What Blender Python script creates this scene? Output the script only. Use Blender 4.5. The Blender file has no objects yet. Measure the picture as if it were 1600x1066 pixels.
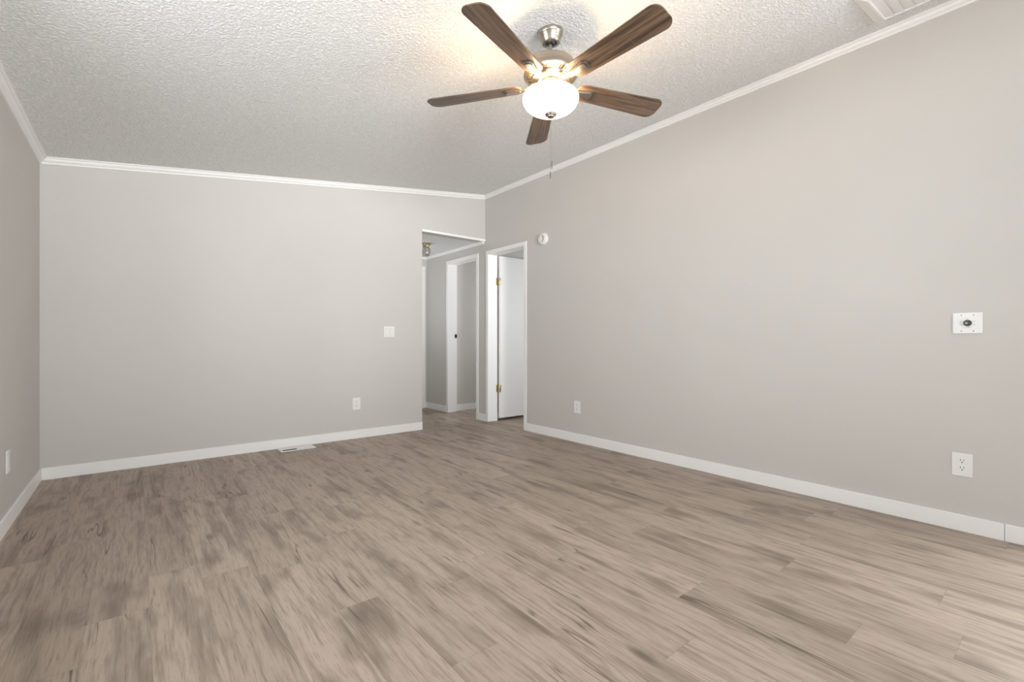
import bpy, bmesh, math, random
from mathutils import Vector, Matrix

S = bpy.context.scene
COL = S.collection
R = math.radians

# ------------------------------------------------------------------ camera
cam_d = bpy.data.cameras.new('camera')
cam = bpy.data.objects.new('camera', cam_d)
COL.objects.link(cam)
cam.location = (0.0, 0.0, 1.0)
cam.rotation_euler = (R(90), 0, -R(38.949))
cam_d.sensor_width = 36.0
cam_d.lens = 727.4 / 1600 * 36.0
cam_d.shift_y = -0.0004
cam_d.clip_start = 0.02
S.camera = cam

# ------------------------------------------------------------------ view, world, light
S.view_settings.view_transform = 'Standard'
S.view_settings.look = 'None'
S.view_settings.gamma = 1.0
S.view_settings.exposure = 0.0
S.view_settings.use_curve_mapping = False
S.cycles.diffuse_bounces = 8
S.cycles.max_bounces = 12
S.cycles.sample_clamp_indirect = 6.0

W = bpy.data.worlds.new('sky')
S.world = W
W.use_nodes = True
wn = W.node_tree.nodes
wn['Background'].inputs['Color'].default_value = (0.82, 0.91, 1.0, 1)


def area(name, loc, rot, sx, sy, power, color):
    d = bpy.data.lights.new(name, 'AREA')
    d.shape = 'RECTANGLE'
    d.size, d.size_y = sx, sy
    d.energy = power
    d.color = color
    o = bpy.data.objects.new(name, d)
    o.location = loc
    o.rotation_euler = rot
    COL.objects.link(o)
    return o


# daylight that enters by the windows and the glass door behind and beside the camera
P_DOOR, P_SIDE, P_BED, P_SMALL, P_HALL, P_BULB, P_GLOW, P_SKY, P_GF, P_GN = 138, 77, 64, 50, 11, 19, 7.0, 0.8, 1230, 230
wn['Background'].inputs['Strength'].default_value = P_SKY
area('daylight_glass_door', (3.80, -1.05, 1.15), (R(90), 0, R(90)), 2.1, 2.1, P_DOOR, (0.95, 0.975, 1.0))
# next two: unseen lamps tilted up, added to brighten the ceiling
area('added_uplight_front', (-0.2, -6.8, 0.60), (R(125), 0, 0), 3.0, 2.2, P_GF, (0.97, 0.98, 1.0))
area('added_uplight_near', (0.8, -5.2, 0.75), (R(150), 0, 0), 4.0, 3.0, P_GN, (0.97, 0.98, 1.0))
area('daylight_side_window', (-1.05, 1.55, 1.45), (R(90), 0, R(-90)), 1.7, 1.4, P_SIDE, (0.93, 0.965, 1.0))
area('daylight_bedroom_window', (4.75, 1.75, 1.45), (R(90), 0, 0), 1.4, 1.2, P_BED, (0.95, 0.975, 1.0))
area('added_small_room_light', (5.75, 5.25, 1.5), (R(90), 0, R(90)), 0.5, 0.8, P_SMALL, (0.95, 0.975, 1.0))  # unseen lamp put in to light the small room
area('added_hall_light', (2.10, 5.65, 1.00), (R(152), 0, R(-90)), 0.6, 1.0, P_HALL, (0.95, 0.975, 1.0))  # unseen lamp added to brighten the hall

# ------------------------------------------------------------------ room numbers
XL, XR, YB, YF = -0.534, 3.377, 4.708, -2.4
ZL, ZR = 2.263, 2.752            # wall height at the underside of the crown moulding
CA = (ZR - ZL) / (XR - XL)       # slope of the ceiling
CR = 0.046                       # drop of the crown


def zc(x):
    return ZL + CR + CA * (x - XL)


XO = 2.505                       # left edge of the hall opening
ZH = 2.235                       # hall ceiling
YE = 6.2                         # end of the hall
T = 0.13                         # partition thickness

# ------------------------------------------------------------------ helpers


def finish(name, bm, mat, parent=None, smooth=False, bevel=0.0, segs=2, angle=40):
    me = bpy.data.meshes.new(name)
    bmesh.ops.recalc_face_normals(bm, faces=bm.faces[:])
    bm.to_mesh(me)
    bm.free()
    if isinstance(mat, (list, tuple)):
        for m in mat:
            me.materials.append(m)
    elif mat is not None:
        me.materials.append(mat)
    o = bpy.data.objects.new(name, me)
    COL.objects.link(o)
    if parent is not None:
        o.parent = parent
    if smooth:
        for p in me.polygons:
            p.use_smooth = True
        try:
            me.set_sharp_from_angle(angle=R(angle))
        except Exception:
            pass
    if bevel:
        md = o.modifiers.new('bevel', 'BEVEL')
        md.width = bevel
        md.segments = segs
        md.limit_method = 'ANGLE'
        md.angle_limit = R(40)
    return o


def box(bm, x0, x1, y0, y1, z0, z1):
    vs = [bm.verts.new(c) for c in ((x0, y0, z0), (x1, y0, z0), (x1, y1, z0), (x0, y1, z0),
                                    (x0, y0, z1), (x1, y0, z1), (x1, y1, z1), (x0, y1, z1))]
    for f in ((0, 3, 2, 1), (4, 5, 6, 7), (0, 1, 5, 4), (1, 2, 6, 5), (2, 3, 7, 6), (3, 0, 4, 7)):
        bm.faces.new([vs[i] for i in f])
    return vs


def lathe(bm, prof, n=48, axis='Z', cx=0, cy=0, cz=0):
    """prof = [(r, h)...]; axis is the axis of revolution."""
    rings = []
    for r, h in prof:
        ring = []
        if r < 1e-6:
            pts = [(0, 0, h)]
        else:
            pts = [(r * math.cos(2 * math.pi * i / n), r * math.sin(2 * math.pi * i / n), h) for i in range(n)]
        for p in pts:
            if axis == 'Y':
                p = (p[0], p[2], p[1])
            ring.append(bm.verts.new((p[0] + cx, p[1] + cy, p[2] + cz)))
        rings.append(ring)
    for a, b in zip(rings[:-1], rings[1:]):
        for i in range(n):
            j = (i + 1) % n
            if len(a) == 1 and len(b) == 1:
                continue
            if len(a) == 1:
                bm.faces.new((a[0], b[i], b[j]))
            elif len(b) == 1:
                bm.faces.new((a[i], b[0], a[j]))
            else:
                bm.faces.new((a[i], b[i], b[j], a[j]))


def prism(bm, pts, h0, h1, axis='Z'):
    """extrude a closed 2-D outline between h0 and h1"""
    def P(p, h):
        if axis == 'Z':
            return (p[0], p[1], h)
        if axis == 'Y':
            return (p[0], h, p[1])
        return (h, p[0], p[1])
    a = [bm.verts.new(P(p, h0)) for p in pts]
    b = [bm.verts.new(P(p, h1)) for p in pts]
    bm.faces.new(a)
    bm.faces.new(b)
    n = len(pts)
    for i in range(n):
        bm.faces.new((a[i], a[(i + 1) % n], b[(i + 1) % n], b[i]))


def sweep(bm, prof, P0, P1, inward, up=(0, 0, 1), shear=0.0):
    """profile (p inward, q up) from P0 to P1"""
    P0, P1, n, u = Vector(P0), Vector(P1), Vector(inward), Vector(up)
    a = [bm.verts.new(P0 + n * p + u * (q + shear * p)) for p, q in prof]
    b = [bm.verts.new(P1 + n * p + u * (q + shear * p)) for p, q in prof]
    bm.faces.new(a)
    bm.faces.new(b)
    k = len(prof)
    for i in range(k):
        bm.faces.new((a[i], a[(i + 1) % k], b[(i + 1) % k], b[i]))


def tube(bm, pts, r, n=8):
    rings = []
    for i, p in enumerate(pts):
        p = Vector(p)
        d = (Vector(pts[min(i + 1, len(pts) - 1)]) - Vector(pts[max(i - 1, 0)])).normalized()
        s = Vector((1, 0, 0)) if abs(d.x) < 0.9 else Vector((0, 1, 0))
        u = d.cross(s).normalized()
        v = d.cross(u)
        rings.append([bm.verts.new(p + (u * math.cos(2 * math.pi * k / n) + v * math.sin(2 * math.pi * k / n)) * r)
                      for k in range(n)])
    for a, b in zip(rings[:-1], rings[1:]):
        for k in range(n):
            bm.faces.new((a[k], a[(k + 1) % n], b[(k + 1) % n], b[k]))
    bm.faces.new(rings[0])
    bm.faces.new(rings[-1])


def empty(name, loc, rot=(0, 0, 0)):
    o = bpy.data.objects.new(name, None)
    o.location = loc
    o.rotation_euler = rot
    o.empty_display_size = 0.05
    COL.objects.link(o)
    return o


def tag(o, label, cat, group=None):
    o['label'] = label
    o['category'] = cat
    if group:
        o['group'] = group
    return o


def struct(name, bm, mat, parent=None, **kw):
    o = finish(name, bm, mat, parent, **kw)
    if parent is None:
        o['kind'] = 'structure'
    return o


# ------------------------------------------------------------------ materials
def new_mat(name):
    m = bpy.data.materials.new(name)
    m.use_nodes = True
    nt = m.node_tree
    return m, nt, nt.nodes['Principled BSDF']


def N(nt, t, **props):
    n = nt.nodes.new(t)
    for k, v in props.items():
        setattr(n, k, v)
    return n


def put(nt, sock, v):
    if isinstance(v, bpy.types.NodeSocket):
        nt.links.new(v, sock)
    else:
        sock.default_value = v


def mth(nt, op, a, b=None, c=None, clamp=False):
    n = N(nt, 'ShaderNodeMath', operation=op, use_clamp=clamp)
    put(nt, n.inputs[0], a)
    if b is not None:
        put(nt, n.inputs[1], b)
    if c is not None:
        put(nt, n.inputs[2], c)
    return n.outputs[0]


def comb(nt, x, y, z=0.0):
    n = N(nt, 'ShaderNodeCombineXYZ')
    put(nt, n.inputs[0], x)
    put(nt, n.inputs[1], y)
    put(nt, n.inputs[2], z)
    return n.outputs[0]


def noise(nt, vec, scale=1.0, detail=2.0, rough=0.5, dist=0.0):
    n = N(nt, 'ShaderNodeTexNoise')
    put(nt, n.inputs['Vector'], vec)
    n.inputs['Scale'].default_value = scale
    n.inputs['Detail'].default_value = detail
    n.inputs['Roughness'].default_value = rough
    n.inputs['Distortion'].default_value = dist
    return n.outputs['Fac']


def ss(nt, v, lo, hi, a=0.0, b=1.0):
    n = N(nt, 'ShaderNodeMapRange', interpolation_type='SMOOTHSTEP')
    put(nt, n.inputs['Value'], v)
    n.inputs['From Min'].default_value = lo
    n.inputs['From Max'].default_value = hi
    n.inputs['To Min'].default_value = a
    n.inputs['To Max'].default_value = b
    return n.outputs['Result']


def mixc(nt, f, a, b, blend='MIX'):
    n = N(nt, 'ShaderNodeMix', data_type='RGBA', blend_type=blend)
    put(nt, n.inputs[0], f)
    put(nt, n.inputs[6], a)
    put(nt, n.inputs[7], b)
    return n.outputs[2]


def objco(nt):
    return N(nt, 'ShaderNodeTexCoord').outputs['Object']


def paint(name, col, rough=0.6, bump_scale=0, bump=0.0, dist=0.002, var=0.0, detail=3.0):
    m, nt, b = new_mat(name)
    b.inputs['Roughness'].default_value = rough
    b.inputs['Specular IOR Level'].default_value = 0.3
    co = objco(nt)
    if var:
        f = noise(nt, co, 1.3, 3)
        c = mixc(nt, ss(nt, f, 0.3, 0.7), tuple(x * (1 - var) for x in col) + (1,), tuple(min(1, x * (1 + var)) for x in col) + (1,))
        put(nt, b.inputs['Base Color'], c)
    else:
        b.inputs['Base Color'].default_value = (*col, 1)
    if bump:
        bn = N(nt, 'ShaderNodeBump')
        bn.inputs['Strength'].default_value = bump
        bn.inputs['Distance'].default_value = dist
        put(nt, bn.inputs['Height'], noise(nt, co, bump_scale, detail, 0.6))
        nt.links.new(bn.outputs[0], b.inputs['Normal'])
    return m


def simple(name, col, rough=0.5, metal=0.0, spec=0.5):
    m, nt, b = new_mat(name)
    b.inputs['Base Color'].default_value = (*col, 1)
    b.inputs['Roughness'].default_value = rough
    b.inputs['Metallic'].default_value = metal
    b.inputs['Specular IOR Level'].default_value = spec
    return m


M_wall = paint('greige_wall_paint', (0.590, 0.570, 0.543), 0.55, 160, 0.12, 0.0015, 0.012)
M_trim = paint('white_trim_paint', (0.88, 0.875, 0.865), 0.38, 60, 0.03, 0.001)
M_door = paint('white_door_paint', (0.82, 0.815, 0.80), 0.42, 60, 0.03, 0.001)
M_plastic = simple('white_plastic', (0.80, 0.80, 0.785), 0.3)
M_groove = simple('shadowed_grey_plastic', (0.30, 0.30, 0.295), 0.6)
M_slot = simple('dark_slot', (0.015, 0.014, 0.013), 0.7)
M_grey = simple('grey_print', (0.36, 0.36, 0.38), 0.6)
M_greyplastic = simple('grey_plastic', (0.55, 0.55, 0.54), 0.5)
M_black = simple('black_plastic', (0.012, 0.012, 0.013), 0.28)
M_screw = simple('screw_steel', (0.35, 0.34, 0.32), 0.35, 1.0)
M_brass = simple('polished_brass', (0.72, 0.56, 0.28), 0.28, 1.0)
M_oldbrass = simple('antique_brass', (0.42, 0.36, 0.22), 0.35, 1.0)
M_enamel = paint('white_enamel', (0.84, 0.83, 0.82), 0.35)


def ceiling_mat():
    m, nt, b = new_mat('popcorn_ceiling')
    co = objco(nt)
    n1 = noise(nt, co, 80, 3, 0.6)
    n2 = noise(nt, co, 38, 3, 0.6)
    h = mth(nt, 'ADD', ss(nt, n1, 0.38, 0.68), mth(nt, 'MULTIPLY', n2, 0.5))
    bn = N(nt, 'ShaderNodeBump')
    bn.inputs['Strength'].default_value = 0.8
    bn.inputs['Distance'].default_value = 0.007
    put(nt, bn.inputs['Height'], h)
    nt.links.new(bn.outputs[0], b.inputs['Normal'])
    c = mixc(nt, ss(nt, n1, 0.35, 0.65), (0.82, 0.818, 0.812, 1), (0.97, 0.968, 0.962, 1))  # pits coloured darker to stand in for the tiny shadows between bumps
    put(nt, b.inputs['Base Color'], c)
    b.inputs['Roughness'].default_value = 0.9
    b.inputs['Specular IOR Level'].default_value = 0.15
    return m


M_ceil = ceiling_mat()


def floor_mat():
    m, nt, b = new_mat('vinyl_oak_planks')
    co = objco(nt)
    sp = N(nt, 'ShaderNodeSeparateXYZ')
    put(nt, sp.inputs[0], co)
    x = mth(nt, 'ADD', sp.outputs[0], 0.138)
    y = sp.outputs[1]
    PW, PL = 0.178, 1.22
    xr = mth(nt, 'DIVIDE', x, PW)
    row = mth(nt, 'FLOOR', xr)
    fx = mth(nt, 'FRACT', xr)
    wn1 = N(nt, 'ShaderNodeTexWhiteNoise', noise_dimensions='1D')
    put(nt, wn1.inputs['W'], mth(nt, 'ADD', row, 17.3))
    yr = mth(nt, 'ADD', mth(nt, 'DIVIDE', y, PL), mth(nt, 'MULTIPLY', wn1.outputs['Value'], 5.0))
    colm = mth(nt, 'FLOOR', yr)
    fy = mth(nt, 'FRACT', yr)
    wn2 = N(nt, 'ShaderNodeTexWhiteNoise', noise_dimensions='2D')
    put(nt, wn2.inputs['Vector'], comb(nt, mth(nt, 'ADD', row, 3.7), mth(nt, 'ADD', colm, 9.1)))
    spr = N(nt, 'ShaderNodeSeparateColor')
    put(nt, spr.inputs[0], wn2.outputs['Color'])
    r1, r2, r3 = spr.outputs[0], spr.outputs[1], spr.outputs[2]
    ox = mth(nt, 'MULTIPLY', r1, 40.0)
    oy = mth(nt, 'MULTIPLY', r2, 60.0)

    def vec(kx, ky, z=0.0):
        return comb(nt, mth(nt, 'ADD', mth(nt, 'MULTIPLY', x, kx), ox),
                    mth(nt, 'ADD', mth(nt, 'MULTIPLY', y, ky), oy), z)
    # wandering of the grain
    wob = mth(nt, 'MULTIPLY', mth(nt, 'SUBTRACT', noise(nt, vec(4, 1.6, 4.0), 1, 2), 0.5), 0.035)
    xw = mth(nt, 'ADD', x, wob)

    def vecw(kx, ky, z=0.0):
        return comb(nt, mth(nt, 'ADD', mth(nt, 'MULTIPLY', xw, kx), ox),
                    mth(nt, 'ADD', mth(nt, 'MULTIPLY', y, ky), oy), z)
    broad = noise(nt, vecw(11, 1.3), 1, 3, 0.55)             # soft darker bands
    patch = noise(nt, vec(7, 2.6, 2.0), 1, 2, 0.5)           # smoky patches
    fine = noise(nt, vecw(190, 9.0, 1.0), 1, 4, 0.7)        # pores
    mid = noise(nt, vecw(55, 2.6, 7.0), 1, 4, 0.65)
    # cathedral growth rings
    field = noise(nt, vecw(6.5, 0.85, 5.0), 1, 1.0, 0.4)
    rings = mth(nt, 'SINE', mth(nt, 'MULTIPLY', field, 150.0))
    rmask = ss(nt, noise(nt, vec(8, 2.0, 9.0), 1, 1), 0.56, 0.72)
    # hair cracks that follow the grain
    cr = mth(nt, 'ABSOLUTE', mth(nt, 'SUBTRACT', noise(nt, vecw(9, 0.45, 11.0), 1, 2.5, 0.6), 0.5))
    crack = mth(nt, 'MULTIPLY', ss(nt, cr, 0.0015, 0.009, 1.0, 0.0), ss(nt, noise(nt, vec(6, 1.8, 13.0), 1, 1), 0.52, 0.62))
    # knots
    vo = N(nt, 'ShaderNodeTexVoronoi')
    put(nt, vo.inputs['Vector'], vecw(7.0, 2.4, 0.0))
    vo.inputs['Scale'].default_value = 1.0
    knot = mth(nt, 'MULTIPLY', ss(nt, vo.outputs['Distance'], 0.03, 0.20, 1.0, 0.0),
               ss(nt, noise(nt, vec(3, 1.5, 15.0), 1, 1), 0.47, 0.58))

    base = mixc(nt, r3, (0.372, 0.296, 0.238, 1), (0.458, 0.368, 0.301, 1))
    dark = (0.145, 0.108, 0.082, 1)
    f = mth(nt, 'MULTIPLY', ss(nt, broad, 0.49, 0.70), 0.60)
    c = mixc(nt, f, base, dark)
    c = mixc(nt, mth(nt, 'MULTIPLY', ss(nt, patch, 0.53, 0.74), 0.60), c, dark)
    c = mixc(nt, mth(nt, 'MULTIPLY', ss(nt, mid, 0.48, 0.68), 0.46), c, dark)
    c = mixc(nt, mth(nt, 'MULTIPLY', ss(nt, mid, 0.48, 0.27), 0.26), c, (0.45, 0.39, 0.34, 1))
    c = mixc(nt, mth(nt, 'MULTIPLY', ss(nt, fine, 0.50, 0.70), 0.50), c, dark)
    c = mixc(nt, mth(nt, 'MULTIPLY', mth(nt, 'MULTIPLY', ss(nt, rings, -0.2, 0.9), rmask), 0.24), c, dark)
    c = mixc(nt, mth(nt, 'MULTIPLY', knot, 0.6), c, (0.085, 0.064, 0.05, 1))
    c = mixc(nt, mth(nt, 'MULTIPLY', crack, 0.7), c, (0.06, 0.045, 0.036, 1))
    # joints
    ex = mth(nt, 'MULTIPLY', mth(nt, 'MINIMUM', fx, mth(nt, 'SUBTRACT', 1.0, fx)), PW)
    ey = mth(nt, 'MULTIPLY', mth(nt, 'MINIMUM', fy, mth(nt, 'SUBTRACT', 1.0, fy)), PL)
    edge = mth(nt, 'MINIMUM', ex, ey)
    joint = ss(nt, edge, 0.0003, 0.0018, 1.0, 0.0)
    c = mixc(nt, mth(nt, 'MULTIPLY', joint, 0.22), c, (0.07, 0.055, 0.045, 1))
    put(nt, b.inputs['Base Color'], c)
    put(nt, b.inputs['Roughness'], ss(nt, fine, 0.3, 0.8, 0.40, 0.55))
    b.inputs['Specular IOR Level'].default_value = 0.40
    bn = N(nt, 'ShaderNodeBump')
    bn.inputs['Strength'].default_value = 0.25
    bn.inputs['Distance'].default_value = 0.0012
    put(nt, bn.inputs['Height'], mth(nt, 'SUBTRACT', mth(nt, 'MULTIPLY', fine, 0.5), joint))
    nt.links.new(bn.outputs[0], b.inputs['Normal'])
    return m


M_floor = floor_mat()


def nickel_mat():
    m, nt, b = new_mat('brushed_nickel')
    co = objco(nt)
    sp = N(nt, 'ShaderNodeSeparateXYZ')
    put(nt, sp.inputs[0], co)
    n = noise(nt, comb(nt, 0.0, 0.0, mth(nt, 'MULTIPLY', sp.outputs[2], 900.0)), 1, 2)
    put(nt, b.inputs['Base Color'], mixc(nt, n, (0.37, 0.325, 0.275, 1), (0.50, 0.45, 0.39, 1)))
    put(nt, b.inputs['Roughness'], ss(nt, n, 0.3, 0.7, 0.26, 0.36))
    b.inputs['Metallic'].default_value = 1.0
    return m


M_nickel = nickel_mat()
M_darknickel = simple('cast_nickel', (0.20, 0.175, 0.15), 0.45, 1.0)
M_steel = simple('dark_steel', (0.16, 0.16, 0.17), 0.4, 0.8)


def blade_mat():
    m, nt, b = new_mat('walnut_blade')
    tc = N(nt, 'ShaderNodeTexCoord')
    sp = N(nt, 'ShaderNodeSeparateXYZ')
    put(nt, sp.inputs[0], tc.outputs['Object'])
    rnd = N(nt, 'ShaderNodeObjectInfo').outputs['Random']
    off = mth(nt, 'MULTIPLY', rnd, 30.0)

    def vec(kx, ky):
        return comb(nt, mth(nt, 'ADD', mth(nt, 'MULTIPLY', sp.outputs[0], kx), off), mth(nt, 'MULTIPLY', sp.outputs[1], ky), off)
    g = noise(nt, vec(3.0, 55), 1, 4, 0.6, 0.4)
    g2 = noise(nt, vec(9.0, 260), 1, 2, 0.6)
    c = mixc(nt, ss(nt, g, 0.35, 0.68), (0.172, 0.108, 0.068, 1), (0.050, 0.031, 0.021, 1))
    c = mixc(nt, mth(nt, 'MULTIPLY', ss(nt, g2, 0.5, 0.75), 0.5), c, (0.040, 0.026, 0.019, 1))
    # pale saw marks across the grain
    sm = mth(nt, 'MULTIPLY', ss(nt, noise(nt, vec(160, 5), 1, 1), 0.66, 0.72), ss(nt, noise(nt, vec(9, 30), 1, 1), 0.56, 0.64))
    c = mixc(nt, mth(nt, 'MULTIPLY', sm, 0.45), c, (0.28, 0.21, 0.16, 1))
    put(nt, b.inputs['Base Color'], c)
    b.inputs['Roughness'].default_value = 0.36
    b.inputs['Specular IOR Level'].default_value = 0.6
    return m


M_blade = blade_mat()


def glow_mat():
    m, nt, b = new_mat('lit_frosted_glass')
    lw = N(nt, 'ShaderNodeLayerWeight')
    lw.inputs['Blend'].default_value = 0.35
    b.inputs['Base Color'].default_value = (0.9, 0.86, 0.78, 1)
    b.inputs['Roughness'].default_value = 0.25
    b.inputs['Emission Color'].default_value = (1.0, 0.80, 0.54, 1)
    b.inputs['Emission Strength'].default_value = P_GLOW
    return m


M_glow = glow_mat()


def glass_mat(name, tint=(1, 1, 1), gl=0.08):
    m = bpy.data.materials.new(name)
    m.use_nodes = True
    nt = m.node_tree
    nt.nodes.remove(nt.nodes['Principled BSDF'])
    t = N(nt, 'ShaderNodeBsdfTransparent')
    t.inputs[0].default_value = (*tint, 1)
    g = N(nt, 'ShaderNodeBsdfGlossy')
    g.inputs['Roughness'].default_value = 0.05
    mx = N(nt, 'ShaderNodeMixShader')
    mx.inputs[0].default_value = gl
    nt.links.new(t.outputs[0], mx.inputs[1])
    nt.links.new(g.outputs[0], mx.inputs[2])
    nt.links.new(mx.outputs[0], nt.nodes['Material Output'].inputs['Surface'])
    return m


M_pane = glass_mat('window_glass', (0.97, 0.98, 0.98), 0.06)
M_jar = glass_mat('smoky_jar_glass', (0.72, 0.72, 0.70), 0.22)

# ------------------------------------------------------------------ floor
bm = bmesh.new()
box(bm, XL - T, XR + T, YF - T, YE + T, -0.08, 0.0)
box(bm, XR + T, 6.4, 2.2, YE + T, -0.08, 0.0)
struct('floor', bm, M_floor)
bm = bmesh.new()
box(bm, XR + T, 9.0, -5.5, 2.2, -0.20, -0.12)
struct('patio', bm, paint('patio_concrete', (0.45, 0.44, 0.42), 0.85, 30, 0.2, 0.002, 0.06))

# ------------------------------------------------------------------ ceiling
bm = bmesh.new()
x0, x1 = XL - T, XR + T
vs = []
for (x, y) in ((x0, YF - T), (x1, YF - T), (x1, YB), (x0, YB)):
    vs.append((x, y))
lo = [bm.verts.new((x, y, zc(x))) for x, y in vs]
hi = [bm.verts.new((x, y, zc(x) + 0.1)) for x, y in vs]
bm.faces.new(lo)
bm.faces.new(hi)
for i in range(4):
    bm.faces.new((lo[i], lo[(i + 1) % 4], hi[(i + 1) % 4], hi[i]))
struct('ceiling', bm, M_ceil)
bm = bmesh.new()
box(bm, XO - T, XR, YB + T, YE + T, ZH, ZH + 0.08)
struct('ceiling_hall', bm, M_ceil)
bm = bmesh.new()
box(bm, XR + T, 6.4, 2.2, YE + T, 2.40, 2.48)
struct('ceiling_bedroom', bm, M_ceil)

# ------------------------------------------------------------------ walls
WIN1 = (0.75, 2.35, 0.85, 2.0)       # left wall window: y0 y1 z0 z1
bm = bmesh.new()
ztop = zc(XL)
y0, y1, z0, z1 = WIN1
box(bm, XL - T, XL, YF - T, y0, 0, ztop)
box(bm, XL - T, XL, y1, YB + T, 0, ztop)
box(bm, XL - T, XL, y0, y1, 0, z0)
box(bm, XL - T, XL, y0, y1, z1, ztop)
struct('wall_left', bm, M_wall)

bm = bmesh.new()
prism(bm, [(XL, 0), (XO, 0), (XO, zc(XO)), (XL, zc(XL))], YB, YB + T, 'Y')
prism(bm, [(XO, ZH), (XR, ZH), (XR, zc(XR)), (XO, zc(XO))], YB, YB + T, 'Y')
struct('wall_back', bm, M_wall)

D1 = (3.960, 4.638, 2.060)            # clear openings in the right wall: y0 y1 ztop
D2 = (4.893, 5.583, 2.060)
JT = 0.015                            # jamb lining
bm = bmesh.new()
zt = zc(XR) + 0.0
GD = (-2.10, 0.00, 2.08)              # glass door in the right wall, beside the camera: y0 y1 ztop
box(bm, XR, XR + T, YF - T, GD[0], 0, zt)
box(bm, XR, XR + T, GD[0], GD[1], GD[2], zt)
box(bm, XR, XR + T, GD[1], D1[0] - JT, 0, zt)
box(bm, XR, XR + T, D1[0] - JT, D1[1] + JT, D1[2] + JT, zt)
box(bm, XR, XR + T, D1[1] + JT, D2[0] - JT, 0, zt)
box(bm, XR, XR + T, D2[0] - JT, D2[1] + JT, D2[2] + JT, zt)
box(bm, XR, XR + T, D2[1] + JT, YE + T, 0, zt)
struct('wall_right', bm, M_wall)

FW = (-0.4, 1.7, 0.50, 2.05)           # window in the front wall: x0 x1 z0 z1
bm = bmesh.new()
prism(bm, [(XL, 0), (FW[0], 0), (FW[0], zc(FW[0])), (XL, zc(XL))], YF - T, YF, 'Y')
prism(bm, [(FW[1], 0), (XR, 0), (XR, zc(XR)), (FW[1], zc(FW[1]))], YF - T, YF, 'Y')
prism(bm, [(FW[0], FW[3]), (FW[1], FW[3]), (FW[1], zc(FW[1])), (FW[0], zc(FW[0]))], YF - T, YF, 'Y')
prism(bm, [(FW[0], 0), (FW[1], 0), (FW[1], FW[2]), (FW[0], FW[2])], YF - T, YF, 'Y')
struct('wall_front', bm, M_wall)

bm = bmesh.new()
WH = (5.35, 5.95, 0.95, 1.95)  # opening made for the added hall lamp
box(bm, XO - T, XO, YB + T, WH[0], 0, ZH)
box(bm, XO - T, XO, WH[1], YE + T, 0, ZH)
box(bm, XO - T, XO, WH[0], WH[1], 0, WH[2])
box(bm, XO - T, XO, WH[0], WH[1], WH[3], ZH)
struct('wall_hall_left', bm, M_wall)
HD = (2.58, 3.292, 2.045)             # door at the end of the hall
bm = bmesh.new()
box(bm, XO, HD[0], YE, YE + T, 0, ZH)
box(bm, HD[1], XR, YE, YE + T, 0, ZH)
box(bm, HD[0], HD[1], YE, YE + T, HD[2], ZH)
struct('wall_hall_end', bm, M_wall)

# the two rooms behind the right wall
XB, XS = 6.2, 5.3
bm = bmesh.new()
box(bm, XR + T, XB + T, 4.75, 4.83, 0, 2.40)
struct('wall_bedroom_back', bm, M_wall)
bm = bmesh.new()
WB = (4.1, 5.4, 0.9, 2.0)
box(bm, XR + T, WB[0], 2.2, 2.3, 0, 2.40)
box(bm, WB[1], XB + T, 2.2, 2.3, 0, 2.40)
box(bm, WB[0], WB[1], 2.2, 2.3, 0, WB[2])
box(bm, WB[0], WB[1], 2.2, 2.3, WB[3], 2.40)
struct('wall_bedroom_front', bm, M_wall)
bm = bmesh.new()
box(bm, XB, XB + T, 2.3, 4.75, 0, 2.40)
struct('wall_bedroom_right', bm, M_wall)
bm = bmesh.new()
box(bm, XR + T, XS + T, 5.655, 5.75, 0, 2.40)
struct('wall_small_room_back', bm, M_wall)
WS = (5.0, 5.5, 1.1, 1.9)
bm = bmesh.new()
box(bm, XS, XS + T, 4.83, WS[0], 0, 2.40)
box(bm, XS, XS + T, WS[1], 5.655, 0, 2.40)
box(bm, XS, XS + T, WS[0], WS[1], 0, WS[2])
box(bm, XS, XS + T, WS[0], WS[1], WS[3], 2.40)
struct('wall_small_room_right', bm, M_wall)

# ------------------------------------------------------------------ windows and glass door
_wn = [0]


def window(axis, plane, a0, a1, z0, z1, depth, mull):
    _wn[0] += 1
    fr = bmesh.new()
    pn = bmesh.new()
    fw = 0.05

    def bx(b, u0, u1, d0, d1, q0, q1):
        if axis == 'X':
            box(b, plane + d0, plane + d1, u0, u1, q0, q1)
        else:
            box(b, u0, u1, plane + d0, plane + d1, q0, q1)
    bx(fr, a0, a0 + fw, 0, depth, z0, z1)
    bx(fr, a1 - fw, a1, 0, depth, z0, z1)
    bx(fr, a0 + fw, a1 - fw, 0, depth, z0, z0 + fw)
    bx(fr, a0 + fw, a1 - fw, 0, depth, z1 - fw, z1)
    for k in range(1, mull):
        c = a0 + (a1 - a0) * k / mull
        bx(fr, c - 0.025, c + 0.025, 0.01, depth - 0.01, z0 + fw, z1 - fw)
    o = struct('window_%d' % _wn[0], fr, M_trim)
    bx(pn, a0 + fw, a1 - fw, depth / 2 - 0.003, depth / 2 + 0.003, z0 + fw, z1 - fw)
    finish('pane', pn, M_pane, o)
    return o


window('X', XL - 0.10, WIN1[0], WIN1[1], WIN1[2], WIN1[3], 0.06, 2)
window('X', XR + 0.03, GD[0], GD[1], 0.0, GD[2], 0.07, 2)
window('Y', YF - 0.10, FW[0], FW[1], FW[2], FW[3], 0.06, 2)
window('X', XO - 0.10, WH[0], WH[1], WH[2], WH[3], 0.06, 1)  # invented hall window that lets in the added lamp
window('Y', 2.22, WB[0], WB[1], WB[2], WB[3], 0.06, 2)
window('X', XS + 0.04, WS[0], WS[1], WS[2], WS[3], 0.06, 1)  # unseen window for the lamp added to the small room

# ------------------------------------------------------------------ baseboards
BH, BT = 0.086, 0.012


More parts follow.
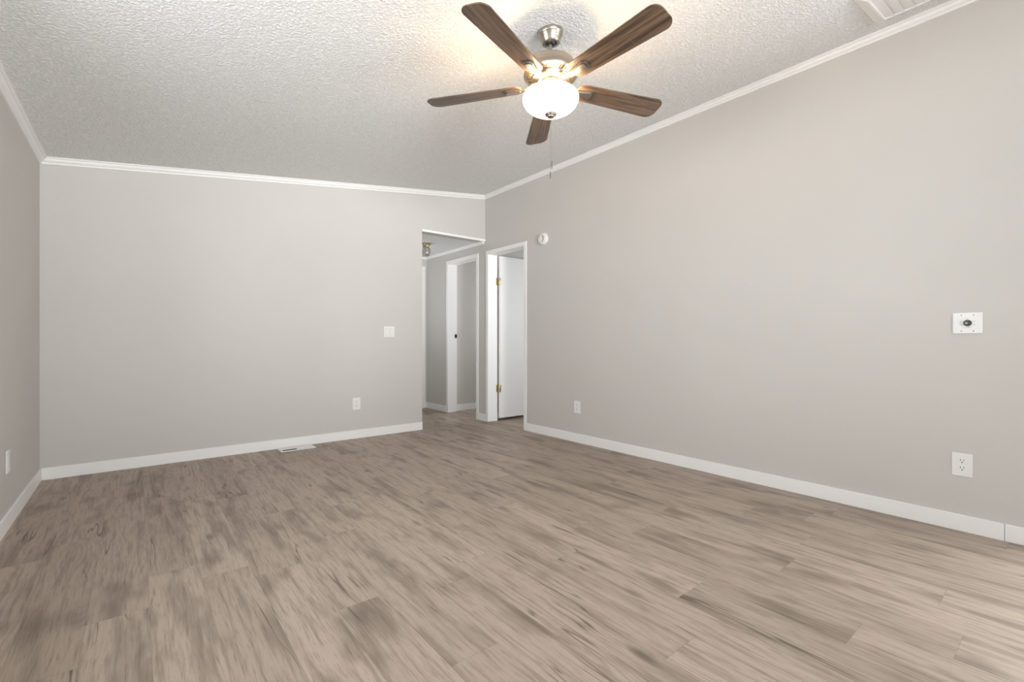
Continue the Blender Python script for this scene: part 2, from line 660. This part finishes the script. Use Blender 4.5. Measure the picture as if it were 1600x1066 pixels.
def bboard(name, x0, x1, y0, y1):
    b = bmesh.new()
    box(b, x0, x1, y0, y1, 0, BH)
    return struct(name, b, M_trim, bevel=0.002, segs=2)


CAS, CP = 0.045, 0.010                 # casing width and how far it stands out
bboard('baseboard_left', XL, XL + BT, YF, YB - BT)
bboard('baseboard_back', XL, XO, YB - BT, YB)
bboard('baseboard_right', XR - BT, XR, 0.2615, D1[0] - CAS)
bboard('baseboard_right_near', XR - BT, XR, 0.0, 0.2600)
bboard('baseboard_right_between_doors', XR - BT, XR, D1[1] + CAS, D2[0] - CAS)
bboard('baseboard_hall_right', XR - BT, XR, D2[1] + CAS, YE)
bboard('baseboard_hall_end', 3.348, XR - BT, YE - BT, YE)
bboard('baseboard_hall_left', XO, XO + BT, YB + T, YE)
bboard('baseboard_bedroom_back', XR + T, XB, 4.75 - BT, 4.75)
bboard('baseboard_small_room', XR + T, XS, 5.655 - BT, 5.655)

# ------------------------------------------------------------------ crown moulding
CROWN = [(0, 0), (0.008, 0), (0.0105, 0.003), (0.0105, 0.0075), (0.0080, 0.0085), (0.0080, 0.0105), (0.0130, 0.0125), (0.0185, 0.0160), (0.0235, 0.0205),
         (0.0270, 0.0255), (0.0285, 0.0300), (0.0250, 0.0310), (0.0250, 0.0335), (0.0325, 0.0340), (0.0350, 0.0370), (0.0375, 0.0390), (0.0410, 0.0395),
         (0.0410, CR - 0.0005), (0, CR - 0.0005)]
bm = bmesh.new()
sweep(bm, CROWN, (XL, YF, ZL), (XL, YB, ZL), (1, 0, 0), shear=CA)
struct('trim_1', bm, M_trim)
bm = bmesh.new()
sweep(bm, CROWN, (XL, YB, ZL), (XR, YB, ZR), (0, -1, 0))
struct('trim_2', bm, M_trim)
bm = bmesh.new()
sweep(bm, CROWN, (XR, YF, ZR), (XR, YB, ZR), (-1, 0, 0), shear=-CA)
struct('trim_3', bm, M_trim)
# strip along the lower edge of the header over the hall opening
bm = bmesh.new()
box(bm, XO, XR, YB - 0.007, YB, ZH - 0.004, ZH + 0.020)
box(bm, XO, XR, YB, YB + 0.02, ZH - 0.004, ZH)
struct('trim_4', bm, M_trim)
# small cove along the hall ceiling
COVE = [(0, 0), (0.008, 0), (0.030, 0.026), (0.030, 0.030), (0, 0.030)]
bm = bmesh.new()
sweep(bm, COVE, (XR, YB + T, ZH - 0.030), (XR, YE, ZH - 0.030), (-1, 0, 0))
sweep(bm, COVE, (XO, YE, ZH - 0.030), (XR, YE, ZH - 0.030), (0, -1, 0))
sweep(bm, COVE, (XR, YB + 0.021, ZH - 0.030), (XR, YB + T, ZH - 0.030), (-1, 0, 0))
struct('trim_5', bm, M_trim)


# ------------------------------------------------------------------ door frames
def frame(name, D):
    y0, y1, zt = D
    b = bmesh.new()
    for xa, xb in ((XR - CP, XR), (XR + T, XR + T + CP)):
        box(b, xa, xb, y0 - CAS, y0 + 0.0, 0, zt + CAS)
        box(b, xa, xb, y1, y1 + CAS, 0, zt + CAS)
        box(b, xa, xb, y0, y1, zt, zt + CAS)
    box(b, XR, XR + T, y0 - JT, y0, 0, zt)
    box(b, XR, XR + T, y1, y1 + JT, 0, zt)
    box(b, XR, XR + T, y0 - JT, y1 + JT, zt, zt + JT)
    # door stop bead
    return struct(name, b, M_trim, bevel=0.002)


frame('trim_6', D1)
f2 = frame('trim_7', D2)
b = bmesh.new()
prism(b, [(3.497 + 0.020 * math.cos(t) , 1.062 + 0.030 * math.sin(t)) for t in [2 * math.pi * k / 16 for k in range(16)]], D2[1] - 0.004, D2[1], 'Y')
o = finish('strike_plate', b, M_black, f2)
o['label'] = 'black strike plate'

# door into the bedroom, open at a right angle
bm = bmesh.new()
DX = XR + T + CP + 0.008
box(bm, DX, DX + 0.665, 4.598, 4.632, 0.036, 2.052)
d1 = struct('door_1', bm, M_door, bevel=0.002)
for zc0 in (1.735, 0.405):
    b = bmesh.new()
    box(b, XR + T - 0.012, XR + T + CP - 0.002, D1[1] - 0.0035, D1[1] - 0.0002, zc0 - 0.044, zc0 + 0.044)   # leaf on the jamb
    box(b, DX + 0.001, DX + 0.016, 4.5955, 4.5978, zc0 - 0.044, zc0 + 0.044)                        # leaf on the door
    lathe(b, [(0, -0.047), (0.0035, -0.047), (0.006, -0.044), (0.006, 0.044), (0.0035, 0.047), (0, 0.047)], 12,
          cx=DX - 0.005, cy=4.597, cz=zc0)
    o = finish('hinge', b, M_brass, d1, smooth=True)
    o['label'] = 'brass hinge'

# closed door at the end of the hall
bm = bmesh.new()
box(bm, HD[0] + 0.018, HD[1] - 0.018, YE + 0.03, YE + 0.065, 0.012, HD[2] - 0.018)
struct('door_2', bm, M_door, bevel=0.002)
bm = bmesh.new()
CW2 = 0.055
box(bm, HD[1] - 0.004, HD[1] + CW2, YE - 0.012, YE, 0, HD[2] + CW2)
box(bm, HD[0] - CW2, HD[0] + 0.004, YE - 0.012, YE, 0, HD[2] + CW2)
box(bm, HD[0] + 0.004, HD[1] - 0.004, YE - 0.012, YE, HD[2] - 0.004, HD[2] + CW2)
box(bm, HD[1] - 0.015, HD[1], YE, YE + T, 0, HD[2])
box(bm, HD[0], HD[0] + 0.015, YE, YE + T, 0, HD[2])
box(bm, HD[0] + 0.015, HD[1] - 0.015, YE, YE + T, HD[2] - 0.015, HD[2])
struct('trim_8', bm, M_trim)

# ------------------------------------------------------------------ ceiling fan
FX, FY = 1.650, 1.731
FZ = zc(FX)
fan = empty('ceiling_fan', (FX, FY, FZ), (-0.020, 0.008, 0))
tag(fan, 'five-blade ceiling fan with brown wood blades, brushed nickel motor and lit white glass bowl', 'ceiling fan')

bm = bmesh.new()
lathe(bm, [(0, 0.0), (0.0655, 0.0), (0.0660, -0.004), (0.0655, -0.014), (0.0625, -0.019), (0.0600, -0.022),
           (0.0490, -0.052), (0.0470, -0.056), (0.0440, -0.060), (0.0400, -0.061), (0.0310, -0.061), (0.0290, -0.058),
           (0.0270, -0.040), (0, -0.036)], 56)
can = finish('canopy', bm, M_nickel, fan, smooth=True, angle=30)
can.rotation_euler = (0.020, -math.atan(CA) - 0.008, 0)
can.location = (0, 0, -0.0006)
bm = bmesh.new()
lathe(bm, [(0, -0.040), (0.012, -0.042), (0.022, -0.050), (0.025, -0.058), (0.022, -0.066), (0.013, -0.072), (0, -0.074)], 32)
finish('hanger_ball', bm, M_black, can, smooth=True)
bm = bmesh.new()
lathe(bm, [(0, -0.05), (0.0105, -0.05), (0.0105, -0.168), (0, -0.168)], 24)
finish('downrod', bm, M_nickel, fan, smooth=True, angle=30)

bm = bmesh.new()
lathe(bm, [(0, -0.142), (0.020, -0.142), (0.024, -0.146), (0.025, -0.158), (0.045, -0.162), (0.095, -0.164), (0.114, -0.166),
           (0.120, -0.170), (0.122, -0.176), (0.1225, -0.184), (0.125, -0.200), (0.129, -0.213), (0.1335, -0.220), (0.1365, -0.224),
           (0.1375, -0.229), (0.1360, -0.234), (0.1310, -0.236), (0.1280, -0.2355), (0.1240, -0.237), (0.098, -0.241), (0.096, -0.244),
           (0.094, -0.248), (0.070, -0.252), (0.066, -0.2545), (0.062, -0.258), (0.050, -0.259), (0, -0.259)], 64)
mot = finish('motor_housing', bm, M_nickel, fan, smooth=True, angle=28)
# cooling slots in the underside of the housing
bm = bmesh.new()
for k in range(40):
    a = 2 * math.pi * k / 40
    v = box(bm, 0.101, 0.121, -0.0022, 0.0022, -0.2415, -0.2385)
    for q in v:
        q.co.z += -(0.111 - q.co.x) * 0.154
    bmesh.ops.rotate(bm, verts=v, cent=(0, 0, 0), matrix=Matrix.Rotation(a, 3, 'Z'))
o = finish('cooling_slots', bm, M_slot, mot)
o['label'] = 'ring of dark cooling slots'
# switch housing and light fitter between motor and bowl
bm = bmesh.new()
lathe(bm, [(0, -0.2585), (0.044, -0.2585), (0.048, -0.262), (0.048, -0.268), (0.043, -0.272), (0.042, -0.290), (0.046, -0.293),
           (0.052, -0.297), (0.054, -0.302), (0.054, -0.312), (0, -0.312)], 48)
finish('light_fitter', bm, M_nickel, fan, smooth=True, angle=30)
# bowl
prof_o = [(0.1230, -0.323), (0.1310, -0.327), (0.1385, -0.334), (0.1425, -0.344), (0.1430, -0.352), (0.1405, -0.364), (0.1320, -0.380), (0.117, -0.395),
          (0.095, -0.408), (0.068, -0.4175), (0.038, -0.4235), (0.012, -0.425)]
prof_i = [(r - 0.004, h + 0.003) for r, h in reversed(prof_o)]
bm = bmesh.new()
lathe(bm, [(0.006, -0.425)] + list(reversed(prof_o)) + [(0.1205, -0.3215)] + [(r, h) for r, h in reversed(prof_i)] + [(0.006, -0.421)], 64)
o = finish('light_bowl', bm, M_glow, fan, smooth=True, angle=60)
o['label'] = 'glowing frosted white glass bowl'
bm = bmesh.new()
lathe(bm, [(0, -0.4205), (0.0290, -0.4245), (0.0310, -0.4270), (0.0305, -0.4310), (0.0260, -0.4330), (0.0250, -0.4350), (0.0190, -0.4385),
           (0.0175, -0.4425), (0.0100, -0.4460), (0, -0.4470)], 32)
finish('finial', bm, M_nickel, fan, smooth=True, angle=28)
# bulbs
BULB_ANG = [R(60), R(180), R(300)]
for a in BULB_ANG:
    bm = bmesh.new()
    lathe(bm, [(0, -0.3125), (0.011, -0.3125), (0.011, -0.320), (0.014, -0.330), (0.019, -0.344), (0.020, -0.354), (0.017, -0.366), (0.009, -0.373), (0, -0.375)],
          20, cx=0.040 * math.cos(a), cy=0.040 * math.sin(a))
    o = finish('light_bulb', bm, M_glow, fan, smooth=True)

# blades
PH0 = 198.5
def rounded(pts, rads, n=6):
    out = []
    k = len(pts)
    for i in range(k):
        p0, p, p2 = Vector(pts[i - 1]), Vector(pts[i]), Vector(pts[(i + 1) % k])
        r = rads[i]
        if r <= 0:
            out.append(tuple(p))
            continue
        a = (p0 - p).normalized()
        b_ = (p2 - p).normalized()
        h = math.acos(max(-1, min(1, a.dot(b_)))) / 2
        d = r / math.tan(h)
        c = p + (a + b_).normalized() * (r / math.sin(h))
        s = p + a * d - c
        e = p + b_ * d - c
        th = math.atan2(s.x * e.y - s.y * e.x, s.dot(e))
        for q in range(n + 1):
            t = th * q / n
            out.append((c.x + s.x * math.cos(t) - s.y * math.sin(t), c.y + s.x * math.sin(t) + s.y * math.cos(t)))
    return out


bm = bmesh.new()
ol = rounded([(0.150, -0.053), (0.668, -0.072), (0.668, 0.072), (0.150, 0.053)], [0.042, 0.046, 0.046, 0.042], 9)
prism(bm, ol, 0.0, 0.006)
blade0 = finish('blade', bm, M_blade, fan, bevel=0.0012, segs=2)
bm = bmesh.new()
pl = rounded([(0.150, -0.015), (0.232, -0.031), (0.249, -0.018), (0.249, 0.018), (0.232, 0.031), (0.150, 0.015)],
             [0.004, 0.014, 0.014, 0.014, 0.014, 0.004], 5)
prism(bm, pl, -0.0060, -0.0002)
pl2 = rounded([(0.156, -0.010), (0.224, -0.022), (0.236, -0.012), (0.236, 0.012), (0.224, 0.022), (0.156, 0.010)],
              [0.003, 0.01, 0.01, 0.01, 0.01, 0.003], 5)
# arm up to the flywheel
sec = [(0.160, -0.004), (0.135, -0.001), (0.112, 0.008), (0.094, 0.016), (0.072, 0.0185)]
prev = None
for (r, z) in sec:
    w = 0.015 if r > 0.1 else 0.019
    ring = [bm.verts.new((r, -w, z - 0.003)), bm.verts.new((r, w, z - 0.003)), bm.verts.new((r, w, z + 0.003)), bm.verts.new((r, -w, z + 0.003))]
    if prev:
        for i in range(4):
            bm.faces.new((prev[i], prev[(i + 1) % 4], ring[(i + 1) % 4], ring[i]))
    else:
        bm.faces.new(ring)
    prev = ring
bm.faces.new(prev)
prism(bm, pl2, -0.0105, -0.0058)
iron0 = finish('blade_iron', bm, [M_nickel, M_darknickel], blade0, bevel=0.0010, segs=2)
for p in iron0.data.polygons:                       # flat plate is the darker, unpolished casting
    if abs(p.center.z + 0.0031) < 0.0032 and p.center.x > 0.149 and p.center.z > -0.0061:
        p.material_index = 1
iron0['label'] = 'brushed nickel blade iron'
for k in range(5):
    if k == 0:
        bl = blade0
    else:
        bl = blade0.copy()
        COL.objects.link(bl)
        bl.parent = fan
        ir = iron0.copy()
        COL.objects.link(ir)
        ir.parent = bl
    bl.location = (0, 0, -0.283)
    bl.rotation_euler = (R(-12), 0, R(PH0 + 72 * k))

# pull chains
for i, (dx, dy, za, zb) in enumerate(((0.0045, 0.0, 1.916, 1.876), (-0.003, 0.003, 1.860, 1.824))):
    bm = bmesh.new()
    tube(bm, [(dx, dy, -0.440), (dx, dy, za - FZ)], 0.0004, 6)
    ch = finish('pull_chain', bm, M_steel, fan, smooth=True)
    bm = bmesh.new()
    lathe(bm, [(0, za - FZ + 0.001), (0.0016, za - FZ), (0.0024, za - FZ - 0.006), (0.0024, zb - FZ + 0.006), (0.0018, zb - FZ), (0, zb - FZ - 0.001)],
          14, cx=dx, cy=dy)
    o = finish('pull', bm, M_steel, ch, smooth=True)
# the lamps' own light, inside the bowl
for a in BULB_ANG:
    d = bpy.data.lights.new('bulb_light', 'POINT')
    d.energy = P_BULB / 3
    d.color = (1.0, 0.64, 0.30)
    d.shadow_soft_size = 0.018
    o = bpy.data.objects.new('bulb_light', d)
    COL.objects.link(o)
    o.parent = fan
    o.location = (0.092 * math.cos(a), 0.092 * math.sin(a), -0.318)

# ------------------------------------------------------------------ hall ceiling light
hl = empty('hall_ceiling_light', (2.868, 5.275, ZH))
tag(hl, 'small unlit brass ceiling light with a clear glass jar shade in the hallway', 'ceiling light')
bm = bmesh.new()
lathe(bm, [(0, -0.0005), (0.054, -0.0005), (0.058, -0.006), (0.058, -0.016), (0.050, -0.022), (0.046, -0.030), (0.044, -0.050), (0.040, -0.056), (0, -0.056)], 36)
finish('base', bm, M_oldbrass, hl, smooth=True, angle=30)
bm = bmesh.new()
lathe(bm, [(0.037, -0.0562), (0.040, -0.060), (0.049, -0.072), (0.053, -0.092), (0.053, -0.130), (0.048, -0.150), (0.036, -0.160), (0, -0.163)], 32)
finish('glass_shade', bm, M_jar, hl, smooth=True, angle=60)
bm = bmesh.new()
lathe(bm, [(0, -0.0565), (0.013, -0.0565), (0.013, -0.075), (0.020, -0.095), (0.022, -0.112), (0.015, -0.130), (0, -0.136)], 20)
finish('light_bulb', bm, M_plastic, hl, smooth=True)


# ------------------------------------------------------------------ wall plates (local: front faces -Y)
def plate_bm(w, h, t=0.0055):
    b = bmesh.new()
    o1 = rounded([(-w / 2, -h / 2), (w / 2, -h / 2), (w / 2, h / 2), (-w / 2, h / 2)], [0.004] * 4, 4)
    prism(b, o1, -t, -0.0002, 'Y')
    return b


def screw(parent, x, z, y, r=0.0032, mat=None):
    b = bmesh.new()
    lathe(b, [(0, 0.0), (r, 0.0), (r, -0.0008), (r * 0.6, -0.0014), (0, -0.0015)], 14, axis='Y', cx=x, cy=y, cz=z)
    return finish('screw', b, mat or M_plastic, parent, smooth=True)


def outlet(name, loc, rz, label):
    t = empty(name, loc, (0, 0, rz))
    tag(t, label, 'electrical outlet', 'white duplex outlets on the walls')
    finish('cover_plate', plate_bm(0.080, 0.121), M_plastic, t, bevel=0.002, segs=2)
    for s in (-1, 1):
        cz = 0.0195 * s
        b = bmesh.new()
        pts = []
        for k in range(28):
            a = 2 * math.pi * k / 28
            pts.append((0.0168 * math.cos(a), cz + max(-0.0138, min(0.0138, 0.0168 * math.sin(a)))))
        prism(b, pts, -0.0072, -0.0054, 'Y')
        rc = finish('receptacle', b, M_plastic, t)
        b = bmesh.new()
        box(b, -0.0078, -0.0052, -0.0074, -0.0071, cz + 0.0015, cz + 0.0095)
        box(b, 0.0052, 0.0078, -0.0074, -0.0071, cz + 0.0025, cz + 0.0095)
        prism(b, [(0.0029 * math.cos(a), cz - 0.0062 + 0.0029 * math.sin(a)) for a in [2 * math.pi * k / 12 for k in range(12)]], -0.0074, -0.0071, 'Y')
        o = finish('slots', b, M_slot, rc)
        o['label'] = 'dark slots'
    screw(t, 0, 0, -0.0054, 0.0026)
    return t


outlet('wall_outlet', (XR, 0.415, 0.348), R(-90), 'white duplex outlet low on the right wall, below the dial plate')
outlet('wall_outlet', (XR, 3.155, 0.345), R(-90), 'white duplex outlet low on the right wall, just right of the open white door')
outlet('wall_outlet', (1.757, YB, 0.354), 0, 'white duplex outlet low on the back wall, below the light switch')
outlet('wall_outlet', (XL, 3.632, 0.353), R(90), 'white duplex outlet low on the narrow strip of left wall')

# double rocker switch
sw = empty('light_switch', (2.1125, YB, 1.0955))
tag(sw, 'white double rocker light switch on the back wall beside the hallway', 'light switch')
finish('cover_plate', plate_bm(0.117, 0.114), M_plastic, sw, bevel=0.002, segs=2)
for s in (-1, 1):
    cx = 0.023 * s
    b = bmesh.new()
    box(b, cx - 0.0175, cx + 0.0175, -0.0058, -0.0050, -0.035, 0.035)
    gp = finish('rocker_frame', b, M_greyplastic, sw)
    b = bmesh.new()
    prof = [(-0.0055, -0.033), (-0.0080, -0.033), (-0.0062, 0.0), (-0.0100, 0.033), (-0.0055, 0.033)]
    prof = [(-0.0056, -0.0325), (-0.0064, -0.0325), (-0.0078, 0.0), (-0.0108, 0.0325), (-0.0056, 0.0325)]
    prism(b, [(p[0], p[1]) for p in prof], cx - 0.0155, cx + 0.0155, 'X')
    finish('rocker', b, M_plastic, sw)
for s in (-1, 1):
    for q in (-1, 1):
        screw(sw, 0.023 * s, 0.0475 * q, -0.0054, 0.0026)

# dial plate
dp = empty('dial_control_plate', (XR, 0.3945, 1.0915), (0, 0, R(-90)))
tag(dp, 'white square wall plate with a round black dial knob on the right wall', 'dial control')
finish('cover_plate', plate_bm(0.113, 0.108, 0.0065), M_plastic, dp, bevel=0.0015, segs=2)
bm = bmesh.new()
lathe(bm, [(0, -0.0064), (0.0165, -0.0064), (0.0165, -0.0090), (0.0150, -0.0105), (0.0132, -0.0225), (0.0120, -0.0240), (0, -0.0245)], 32, axis='Y', cx=0.0)
kb = finish('knob', bm, M_black, dp, smooth=True, angle=30)
kb['label'] = 'round black dial knob'
bm = bmesh.new()
lathe(bm, [(0, -0.0243), (0.0050, -0.0243), (0.0050, -0.0251), (0, -0.0252)], 16, axis='Y', cx=-0.002, cz=-0.001)
finish('knob_highlight', bm, M_grey, kb, smooth=True)  # off-centre grey disc, a highlight painted onto the knob
bm = bmesh.new()
for (mx, mz, w, h) in ((-0.0235, 0.0075, 0.009, 0.0022), (-0.0230, -0.0095, 0.009, 0.0022), (0.0245, 0.0085, 0.009, 0.0022),
                       (0.0245, -0.0090, 0.009, 0.0022), (0.0, 0.0215, 0.007, 0.0016), (0.006, -0.0210, 0.008, 0.0026), (-0.003, -0.0215, 0.006, 0.0016)):
    box(bm, mx - w / 2, mx + w / 2, -0.0067, -0.0064, mz - h / 2, mz + h / 2)
o = finish('dial_markings', bm, M_grey, dp)
o['label'] = 'small grey dial markings'
for s in (-1, 1):
    for q in (-1, 1):
        o = screw(dp, 0.0228 * s - 0.0005, 0.0415 * q, -0.0063, 0.0032, M_screw)

# smoke detector
sd = empty('smoke_detector', (XR, 3.633, 2.079), (0, 0, R(-90)))
tag(sd, 'round white smoke detector high on the right wall beside the door frame', 'smoke detector')
bm = bmesh.new()
lathe(bm, [(0, -0.0002), (0.064, -0.0002), (0.066, -0.004), (0.066, -0.014), (0.063, -0.018), (0, -0.018)], 48, axis='Y')
finish('mounting_base', bm, M_plastic, sd, smooth=True, angle=30)
bm = bmesh.new()
lathe(bm, [(0, -0.018), (0.060, -0.018), (0.0605, -0.024), (0.056, -0.034), (0.046, -0.038), (0, -0.040)], 48, axis='Y')
cv = finish('cover', bm, M_plastic, sd, smooth=True, angle=30)
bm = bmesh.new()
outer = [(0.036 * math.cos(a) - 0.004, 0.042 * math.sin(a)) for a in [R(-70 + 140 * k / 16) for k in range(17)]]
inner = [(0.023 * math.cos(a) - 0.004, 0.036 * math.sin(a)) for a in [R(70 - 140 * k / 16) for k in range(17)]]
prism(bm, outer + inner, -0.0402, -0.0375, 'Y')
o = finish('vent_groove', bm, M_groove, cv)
o['label'] = 'grey curved vent groove'
bm = bmesh.new()
lathe(bm, [(0, -0.039), (0.010, -0.039), (0.010, -0.0415), (0, -0.042)], 20, axis='Y', cx=-0.026)
finish('test_button', bm, M_plastic, cv, smooth=True, angle=30)

# ------------------------------------------------------------------ floor register
fr = empty('floor_register', (1.161, 4.598, 0.0))
tag(fr, 'white metal floor vent register against the back wall baseboard', 'floor vent')
bm = bmesh.new()
W2, D2_ = 0.150, 0.070
box(bm, -W2, W2, -D2_, -D2_ + 0.022, 0.0002, 0.006)
box(bm, -W2, W2, D2_ - 0.022, D2_, 0.0002, 0.006)
box(bm, -W2, -W2 + 0.022, -D2_ + 0.022, D2_ - 0.022, 0.0002, 0.006)
box(bm, W2 - 0.022, W2, -D2_ + 0.022, D2_ - 0.022, 0.0002, 0.006)
box(bm, -0.007, 0.007, -D2_ + 0.022, D2_ - 0.022, 0.0002, 0.006)
finish('frame', bm, M_enamel, fr, bevel=0.0025, segs=2)
bm = bmesh.new()
box(bm, -W2 + 0.02, W2 - 0.02, -D2_ + 0.02, D2_ - 0.02, 0.0002, 0.0012)  # black sheet standing in for the shade inside the duct
o = finish('dark_backing', bm, M_slot, fr)
o['label'] = 'dark backing sheet painted as duct shade'
for half in (-1, 1):
    xa, xb = (-W2 + 0.022, -0.007) if half < 0 else (0.007, W2 - 0.022)
    n = 5
    for k in range(n):
        yc = -D2_ + 0.022 + (k + 0.5) * (2 * D2_ - 0.044) / n
        if half < 0 and k < 3:
            continue
        b = bmesh.new()
        hw = 0.0082
        tilt = 0.0012
        prism(b, [(yc - hw, 0.0016), (yc + hw, 0.0016 + tilt), (yc + hw, 0.0030 + tilt), (yc - hw, 0.0030)], xa, xb, 'X')
        finish('louver', b, M_enamel, fr)

# ------------------------------------------------------------------ ceiling register
cx, cyy = 3.005, 0.540
cr = empty('ceiling_register', (cx, cyy, zc(cx)), (0, -math.atan(CA), 0))
tag(cr, 'white louvered vent on the ceiling near the right wall crown moulding', 'ceiling vent')
OX, OY = 0.206, 0.205
bm = bmesh.new()
steps = [(0.0, -0.0004), (0.0, -0.006), (0.047, -0.030), (0.054, -0.030), (0.054, -0.020)]
rings = []
for ins, z in steps:
    rings.append([bm.verts.new((sx * (OX - ins), sy * (OY - ins), z)) for sx, sy in ((-1, -1), (1, -1), (1, 1), (-1, 1))])
for a, b_ in zip(rings[:-1], rings[1:]):
    for i in range(4):
        bm.faces.new((a[i], a[(i + 1) % 4], b_[(i + 1) % 4], b_[i]))
bm.faces.new(rings[0])
bm.faces.new(rings[-1])
finish('frame', bm, M_enamel, cr)
bm = bmesh.new()
box(bm, -(OX - 0.0545), OX - 0.0545, -(OY - 0.0545), OY - 0.0545, -0.0125, -0.0085)  # dark sheet added as shade behind the louver gaps
o = finish('dark_backing', bm, M_slot, cr)
o['label'] = 'dark backing sheet painted as duct shade'
n = 7
span = 2 * (OY - 0.055)
for k in range(n):
    y1_ = OY - 0.055 - k * span / n
    y0_ = y1_ - span / n + 0.004
    b = bmesh.new()
    prism(b, [(y1_, -0.0215), (y0_, -0.0285), (y0_, -0.0270), (y1_, -0.0203)], -(OX - 0.0545), OX - 0.0545, 'X')
    finish('louver', b, M_enamel, cr)
